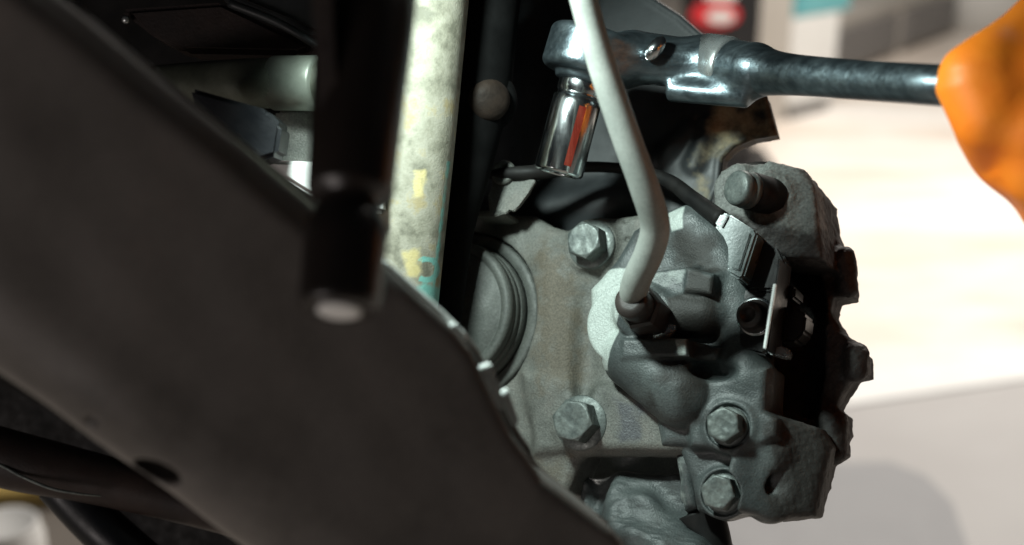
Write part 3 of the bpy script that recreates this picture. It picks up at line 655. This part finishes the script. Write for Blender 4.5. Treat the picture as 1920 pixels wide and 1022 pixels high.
# ------------------------------------------------------------------ ratchet, socket
RY = 645.0
def R3(px, py, dy=0):
    yy = RY - 125 * min(1.0, max(0.0, (px - 1330) / 440.0))
    q = P(px, py, (yy + dy) / 1000); return (q.x * 1000, q.y * 1000, q.z * 1000)
def mmbounds(pts, pad):
    q = np.array(pts); return tuple(q.min(0) - pad), tuple(q.max(0) + pad)
rat = thing('ratchet_wrench', 'dark chrome ratchet wrench gripped by the orange glove', 'ratchet', P(1100, 150, 0.645))
ha, hb = R3(1118, 62), R3(1094, 142)
lo, hi = mmbounds([R3(1000, 40), R3(1470, 210)], 26); g = Grid(lo, hi, 0.9)
d = cyl(g, ha, hb, 22.6, 22.6, 4)
d = su(d, cyl(g, R3(1090, 156), R3(1095, 140), 14, 15, 1), 2)
d = su(d, cap(g, R3(1190, 108), R3(1330, 122), 13.4, 11.8), 10)
d = su(d, cap(g, R3(1330, 122), R3(1415, 132), 14.5, 13.2), 8)
d = su(d, cyl(g, R3(1410, 132), R3(1440, 136), 12.8, 10.6, 2), 3)
d = su(d, cyl(g, R3(1255, 168, -4), R3(1405, 182, -4), 6, 5.4, 2), 6)
d = ss(d, cyl(g, R3(1235, 0), R3(1222, 230), 2.2, 2.2), 1)
pos, fc = nets(g, d)
part('head', (pos, fc), CAMF, M['handle'], rat)
part('direction_lever', slab(oval(0, 0, 7, 3.6), 0, 3, 0.8), MC @ Matrix.Translation(P(1228, 92, 0.630)) @ Matrix.Rotation(math.radians(90), 4, 'X') @ Matrix.Rotation(0.9, 4, 'Z') @ Matrix.Diagonal((.001, .001, .001, 1)), M['chrome'], rat)
rows = [(*R3(1395, 129), 13.4), (*R3(1425, 133), 12.2), (*R3(1460, 138), 10.4), (*R3(1520, 143), 9.3), (*R3(1640, 152), 8.7), (*R3(1780, 161), 8.5), (*R3(1900, 170), 8.6), (*R3(1950, 174), 7.0)]
part('handle', tube(rows, 40, 12), CAMF, M['handle'], rat)
part('ferrule', tube([(*R3(1318, 118), 14.2), (*R3(1324, 119), 15.0), (*R3(1368, 125), 14.8), (*R3(1376, 126), 14.0)], 40, 3, False), CAMF, M['steel'], rat)
sk = thing('socket', 'chrome deep socket with a red stripe fitted under the ratchet head', 'socket', P(1045, 325, 0.645))
a, b = np.array(R3(1093, 148)), np.array(R3(1046, 326)); Ls = float(np.linalg.norm(b - a))
part('barrel', lathe([(3.27, 0), (10.46, 0), (11.34, 0.8), (11.55, 3), (11.55, 7), (10.79, 8), (10.79, 9.4), (12.21, 10.6), (12.32, 14), (12.54, Ls - 1.6), (11.88, Ls - 0.5), (10.46, Ls), (9.37, Ls), (8.94, Ls - 1), (8.94, Ls - 20), (1.09, Ls - 20)], a, b, 56), CAMF, M['chrome'], sk)
# red stripe on the barrel: a thin curved strip on its camera-right side
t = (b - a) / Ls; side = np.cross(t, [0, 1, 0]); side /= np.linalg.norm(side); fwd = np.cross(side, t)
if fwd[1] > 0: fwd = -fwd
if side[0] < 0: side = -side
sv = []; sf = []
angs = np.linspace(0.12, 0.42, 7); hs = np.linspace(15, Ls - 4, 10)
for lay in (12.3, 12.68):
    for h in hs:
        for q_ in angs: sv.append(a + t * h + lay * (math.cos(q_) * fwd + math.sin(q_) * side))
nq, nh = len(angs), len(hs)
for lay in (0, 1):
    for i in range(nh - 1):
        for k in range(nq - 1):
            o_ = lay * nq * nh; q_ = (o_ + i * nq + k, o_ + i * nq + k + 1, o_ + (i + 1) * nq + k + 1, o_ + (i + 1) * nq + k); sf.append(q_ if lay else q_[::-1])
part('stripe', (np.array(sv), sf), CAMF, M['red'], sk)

# ------------------------------------------------------------------ gloved hand
HY = 520.0
def H0(px, py): q = P(px, py, HY / 1000); return (q.x * 1000, q.y * 1000, q.z * 1000)
lo, hi = mmbounds([H0(1740, -130), H0(2400, 560)], 45); g = Grid(lo, hi, 1.2)
def H3(x, z, y): q = H0(1734, 160); return (q[0] + x * 0.91, HY + y * 0.91, q[2] + z * 0.91)      # mm from the point where the handle enters the fist
def finger(pts, rs, k=2.0):
    o = None
    for i in range(len(pts) - 1):
        c = cap(g, H3(*pts[i]), H3(*pts[i + 1]), rs[i], rs[i + 1]); o = c if o is None else su(o, c, k)
    return o
fing = []
for i, (dx, dz, dy, r) in enumerate(((0, 0, 0, 14.5), (22, -1, -3, 14.5), (44, -2, -2, 14), (64, -2, 2, 13))):
    fing.append(finger([(92 + dx, 52 + dz, 10 + dy), (20 + dx, -1 + dz, -17 + dy), (24 + dx, -15 + dz, -19 + dy), (36 + dx, -30 + dz, -2 + dy)], [r + 3, r + 1, r, r - 1.5], 9))
d = fing[0]
for f_ in fing[1:]: d = su(d, f_, 6.0)
palm = su(ball(g, H3(118, 10, 20), (50, 46, 28)), cap(g, H3(104, 44, 8), H3(150, 44, 12), 17, 16), 16)
d = su(d, palm, 14)
thumb = finger([(96, -44, 10), (64, -50, -10), (46, -38, -20), (38, -26, -28)], [20, 17, 14, 12], 10)
d = su(d, thumb, 9)
d = su(d, cap(g, H3(41, -18, 2), H3(85, -68, 8), 19, 21), 14)
d = su(d, cap(g, H3(100, 0, 20), H3(180, -70, 40), 36, 33), 18)
d = su(d, cap(g, H3(95, -52, 16), H3(160, -66, 34), 24, 30), 16)
d = d + lumps(g, 0.45, 30, seed=41) + 0.28 * np.sin((g.X * 0.35 + g.Z * 0.9) * 0.5 + lumps(g, 1.4, 30, seed=43)) * np.clip(lumps(g, 1.2, 40, seed=44), 0, 1)
pos, fc = nets(g, d)
hand = thing('gloved_hand', 'hand in an orange glove closed around the ratchet handle', 'hand', P(1960, 420, 0.52))
part('glove', (pos, fc), CAMF, M['glove'], hand)
cu_ = [(*H3(150, -46, 34), 36), (*H3(170, -66, 39), 37), (*H3(200, -96, 46), 36.5), (*H3(204, -100, 47), 33)]
part('cuff', tube(cu_, 36, 6, False), CAMF, M['glove'], hand)

# ------------------------------------------------------------------ dark car underside behind
B = Frame(500, 500, 0.80, 0, 0)
pan = [(-700, -260), (-700, -1500), (2300, -1500), (2300, -420), (1010, -260), (1010, 300), (960, 480), (960, 800), (1098, 860), (1098, 1100), (285, 1100), (215, 1022), (95, 915), (40, 890), (0, 868), (-260, 800), (-700, 600)]  # top and right, out of view, extended to block the ceiling lamp
lo, hi = bounds(B, pan, -30, 14, 3); g = Grid(lo, hi, 2.2)
d = prism(g, B.poly(pan), -12, 0, 4)
for a_, b_, r_ in (((-200, 180), (900, 260), 12), ((100, 915), (260, 1060), 9), ((-200, 560), (700, 980), 14)):
    d = su(d, cap(g, B.p3(*a_, -2), B.p3(*b_, -2), r_), 12)
pos, fc = nets(g, d + lumps(g, 0.8, 40, seed=51))
single('wheel_arch_panel', (pos, fc), B.m, M['black'], 'black inner wheel arch panel behind the control arm', 'panel')
rl = thing('subframe_rail', 'rusty brown subframe rail under the control arm', 'subframe', P(60, 940, 0.7))
part('rail', tube([CP(-160, 812, .70, .016), CP(20, 862, .70, .016), CP(180, 898, .71, .014), (*P(420, 960, .72), .012), CP(760, 1060, .73, .012)], 30), MC, M['rustsub'], rl)
part('seam', tube([CP(-60, 850, .685, .0009), CP(0, 872, .684, .0009), CP(40, 893, .684, .0009), CP(96, 916, .684, .0009), CP(150, 926, .686, .0007), CP(190, 930, .69, .0004)], 8), MC, M['bolt'], rl)
leg = thing('support_strut', 'dark slanted strut below the rusty subframe rail', 'strut', P(250, 1060, 0.72))
part('bar', tube([CP(105, 905, .72, .012), CP(180, 980, .72, .013), CP(300, 1090, .72, .014)], 24), MC, M['bluesub'], leg)
# upper left members
cm = thing('cross_tube', 'horizontal steel tube catching the light behind the black post', 'tube', P(450, 190, 0.62))
part('pipe', tube([CP(180, 172, .66, .0105), CP(350, 160, .64, .0112), CP(500, 156, .62, .0122), CP(700, 156, .61, .0122)], 40), MC, M['olive'], cm)
part('sleeve', tube([CP(508, 156, .62, .0112), CP(516, 156, .62, .0132), CP(596, 156, .613, .0132), CP(604, 156, .612, .0126)], 40, 3, False), MC, M['sleeve'], cm)  # lit end of the tube, made as a paler length
ub = thing('upper_beam', 'grey green beam above the brown plate at the top edge', 'beam', P(520, 50, 0.64))
part('web', slab([(p.x, p.z) for p in (P(380, -120, .66), P(760, -120, .66), P(760, 70, .66), P(600, 82, .66), P(420, 8, .66))], -0.68, -0.64, 0.004), MC @ Matrix.Rotation(math.radians(90), 4, 'X'), M['shield'], ub, smooth=False)
part('edge_fold', tube([CP(430, 6, .635, .0022), CP(520, 42, .635, .0022), CP(600, 88, .635, .0022)], 12), MC, M['shield'], ub)
pb = thing('brown_plate', 'dark brown curved plate above the horizontal steel tube', 'plate', P(400, 100, 0.66))
part('plate', slab([(p.x, p.z) for p in (P(225, 20, .67), P(420, 6, .67), P(600, 92, .67), P(560, 106, .67), P(350, 102, .67), P(290, 70, .67))], -0.69, -0.665, 0.003), MC @ Matrix.Rotation(math.radians(90), 4, 'X'), M['rustsub'], pb, smooth=False)
part('rivet', lathe([(0.0005, 0), (0.0022, 0), (0.0016, 0.0015), (0.0003, 0.0018)], P(236, 37, .664), P(236, 37, .60), 16), MC, M['steel'], pb)
bb = thing('blue_bracket', 'dark blue chamfered bracket behind the upper edge of the control arm', 'bracket', P(480, 300, 0.58))
part('plate', slab([(p.x, p.z) for p in (P(380, 178, .60), P(520, 218, .60), P(546, 245, .60), P(538, 300, .60), P(500, 312, .60), P(400, 250, .60))], -0.60, -0.575, 0.002), MC @ Matrix.Rotation(math.radians(90), 4, 'X'), M['bluesub'], bb, smooth=False)
gb = thing('grey_block', 'grey block on a pale ledge behind the black post', 'block', P(560, 360, 0.61))
part('block', slab([(p.x, p.z) for p in (P(520, 206, .63), P(720, 206, .63), P(720, 312, .63), P(510, 312, .63))], -0.66, -0.625, 0.002), MC @ Matrix.Rotation(math.radians(90), 4, 'X'), M['knuckle'], gb, smooth=False)
part('ledge', slab([(p.x, p.z) for p in (P(480, 300, .61), P(720, 310, .61), P(720, 400, .61), P(620, 390, .61))], -0.64, -0.605, 0.002), MC @ Matrix.Rotation(math.radians(90), 4, 'X'), M['white'], gb, smooth=False)

# ------------------------------------------------------------------ the workshop behind
def world_box(name, p0, p1, depth, z0, z1, mat, bev=0.006):
    """box whose front runs between two floor points"""
    p0, p1 = Vector((*p0, 0)), Vector((*p1, 0)); e = (p1 - p0); L = e.length; e.normalize(); n = Vector((-e.y, e.x, 0))
    m = Matrix(((e.x, n.x, 0, p0.x), (e.y, n.y, 0, p0.y), (0, 0, 1, 0), (0, 0, 0, 1)))
    return box((0, 0, z0), (L, depth, z1), bev), m, L
W0 = Matrix.Identity(4)
def wthing(name, label, cat, p, group=None):
    o = bpy.data.objects.new(name, None); C.objects.link(o); o.empty_display_size = 0.1; o.matrix_world = Matrix.Translation((p[0], p[1], 0)); return tag(o, label, cat, group)
# lift column
p0, p1 = fpt(1279, 322), fpt(1407, 322)
col = wthing('lift_column', 'black vehicle lift column with a red oval badge', 'lift column', p0)
vf, m, L = world_box('c', p0, p1, 0.24, 0, 2.6, 'postblack'); part('column', vf, m, M['postblack'], col, smooth=False)
vf, m2, L2 = world_box('c', (p0[0] - .1, p0[1] - .05), (p1[0] + .1, p1[1] - .05), 0.36, 0.0, 0.025, 'postblack'); part('base_plate', vf, m2, M['postblack'], col, smooth=False)
def onfront(px, py, m, off=0.0):                # pixel -> local (x, z) on the front plane of a box
    o_ = Vector((0, 0, CAM_H)); r = MC.to_3x3() @ Vector(((px - 960) / FPX, 1, (511 - py) / FPX)); n_ = m.to_3x3() @ Vector((0, 1, 0))
    t_ = (m.translation - o_).dot(n_) / r.dot(n_); q = m.inverted() @ (o_ + r * t_); return q.x, q.z
def plate_on(name, pts, m, y0, y1, mat, parent, bev=0.001):
    return part(name, slab([onfront(a_, b_, m) for a_, b_ in pts], -y1, -y0, bev), m @ Matrix.Rotation(math.radians(90), 4, 'X'), M[mat], parent, smooth=False)
bd = plate_on('badge', [(1341 + 47 * math.cos(t_), 27 + 26 * math.sin(t_)) for t_ in np.linspace(0, 2 * math.pi, 28, endpoint=False)], m, -0.008, 0.004, 'signred', col)
plate_on('badge_mark', [(1350 + 26 * math.cos(t_), 31 + 12 * math.sin(t_)) for t_ in np.linspace(0, 2 * math.pi, 24, endpoint=False)], m, -0.013, -0.007, 'white', bd)
plate_on('white_strip', [(1318, -25), (1384, -25), (1376, 3), (1326, 3)], m, -0.008, 0.004, 'white', col)
plate_on('plaque', [(1325, 78), (1362, 78), (1362, 118), (1325, 118)], m, -0.008, 0.004, 'beige', col)
# beige pillar
vf, m, L = world_box('c', fpt(1404, 232), fpt(1472, 228), 0.2, 0, 1.7, 'beige'); single('pillar', vf, m, M['beige'], 'beige square pillar right of the black lift column', 'pillar', smooth=False)
# pale box
vf, m, L = world_box('c', fpt(1474, 226), fpt(1560, 205), 0.3, 0.06, 0.46, 'beige'); pale = wthing('storage_box', 'pale grey storage box on dark feet beside the beige pillar', 'box', fpt(1474, 226))
part('case', vf, m, M['white'], pale, smooth=False)
vf, m, L = world_box('c', fpt(1482, 224), fpt(1552, 206), 0.24, 0.0, 0.065, 'grey', 0.004); part('foot_rail', vf, m, M['grey'], pale, smooth=False)
# low grey cabinet
cabp0, cabp1 = fpt(1545, 152), fpt(1785, 62)
cabi = wthing('shutter_cabinet', 'low cabinet with two ribbed grey shutter doors', 'cabinet', cabp0)
vf, m, L = world_box('c', cabp0, cabp1, 0.45, 0.0, 0.26, 'beige'); part('carcass', vf, m, M['beige'], cabi, smooth=False)
vf, mm_, L = world_box('c', cabp0, cabp1, 0.47, 0.262, 0.31, 'beige'); part('top_board', vf, mm_, M['beige'], cabi, smooth=False)
for q0, q1 in ((0.03, 0.47), (0.54, 0.97)):
    dr = part('door', box((L * q0, -0.02, 0.03), (L * q1, 0.005, 0.245), 0.004), m, M['grey'], cabi, smooth=False)
    nr = 26
    for k in range(nr):
        x_ = L * (q0 + (q1 - q0) * (k + 0.5) / nr); part('rib', box((x_ - L * 0.004, -0.032, 0.045), (x_ + L * 0.004, -0.018, 0.23), 0.0), m, M['grey'], dr, smooth=False)
vf, mt_, Lt = world_box('c', fpt(1474, 226), fpt(1560, 205), 0.3, 0.46, 0.80, 'teal', 0.01); single('teal_crate', (vf[0] * np.array([1.25, 0.95, 1]) + np.array([0.0, 0.005, 0]), vf[1]), mt_, M['teal'], 'teal crate standing on the pale storage box', 'crate', smooth=False)
# white drum behind
wb = fpt(1835, 48)
single('white_drum', lathe([(0.30, 0), (0.34, 0.01), (0.36, 0.3), (0.37, 0.32), (0.36, 0.34), (0.36, 0.7), (0.34, 0.72)], (wb[0], wb[1], 0), (wb[0], wb[1], 1), 40), W0, M['white'], 'white ribbed drum past the shutter cabinet', 'drum', smooth=True)
# floor markings: sheets laid on the floor
quad_floor([fpt(*q) for q in ((1330, 800), (1960, 708), (2600, 640), (2600, 1300), (1330, 1300))], 0.004, 'floor_bay', 'bay')
quad_floor([fpt(*q) for q in ((1330, 745), (1960, 655), (2600, 590), (2600, 642), (1960, 710), (1330, 802))], 0.008, 'floor_line', 'white')
mat_ = [fpt(*q) for q in ((1330, 895), (1560, 876), (1668, 874), (1735, 900), (1785, 950), (1812, 1030), (1830, 1150), (1330, 1150))]
single('floor_mat', slab(mat_, 0.004, 0.012, 0.002), W0, M['mat'], 'grey rubber mat lying on the pale floor', 'mat', smooth=False)
# lower left corner
mt = [fpt(*q) for q in ((-300, 870), (330, 870), (420, 1120), (-300, 1120))]  # brown sheet added to darken this corner of the floor
single('brown_mat', slab(mt, 0.004, 0.016, 0.003), W0, M['tan'], 'brown floor mat under the yellow bar', 'mat', smooth=False)
vf, m, L = world_box('c', fpt(-140, 985), fpt(150, 958), 0.05, 0.016, 0.055, 'yellow', 0.004)
single('yellow_bar', vf, m, M['yellow'], 'yellow bar lying on the brown floor mat', 'bar', smooth=False)
tp = MC @ P(8, 990, 2.0)
can = wthing('paint_can', 'pale round can standing on the brown floor mat', 'can', (tp.x, tp.y))
zt = tp.z
part('drum', lathe([(0.03, 0.016), (0.056, 0.016), (0.058, 0.02), (0.058, zt - 0.02), (0.054, zt - 0.004), (0.05, zt)], (tp.x, tp.y, 0), (tp.x, tp.y, 1), 36), W0, M['white'], can)
part('lid', lathe([(0.046, zt - 0.004), (0.052, zt - 0.002), (0.053, zt + 0.006), (0.05, zt + 0.01), (0.046, zt + 0.006), (0.002, zt + 0.005)], (tp.x, tp.y, 0), (tp.x, tp.y, 1), 36), W0, M['white'], can)
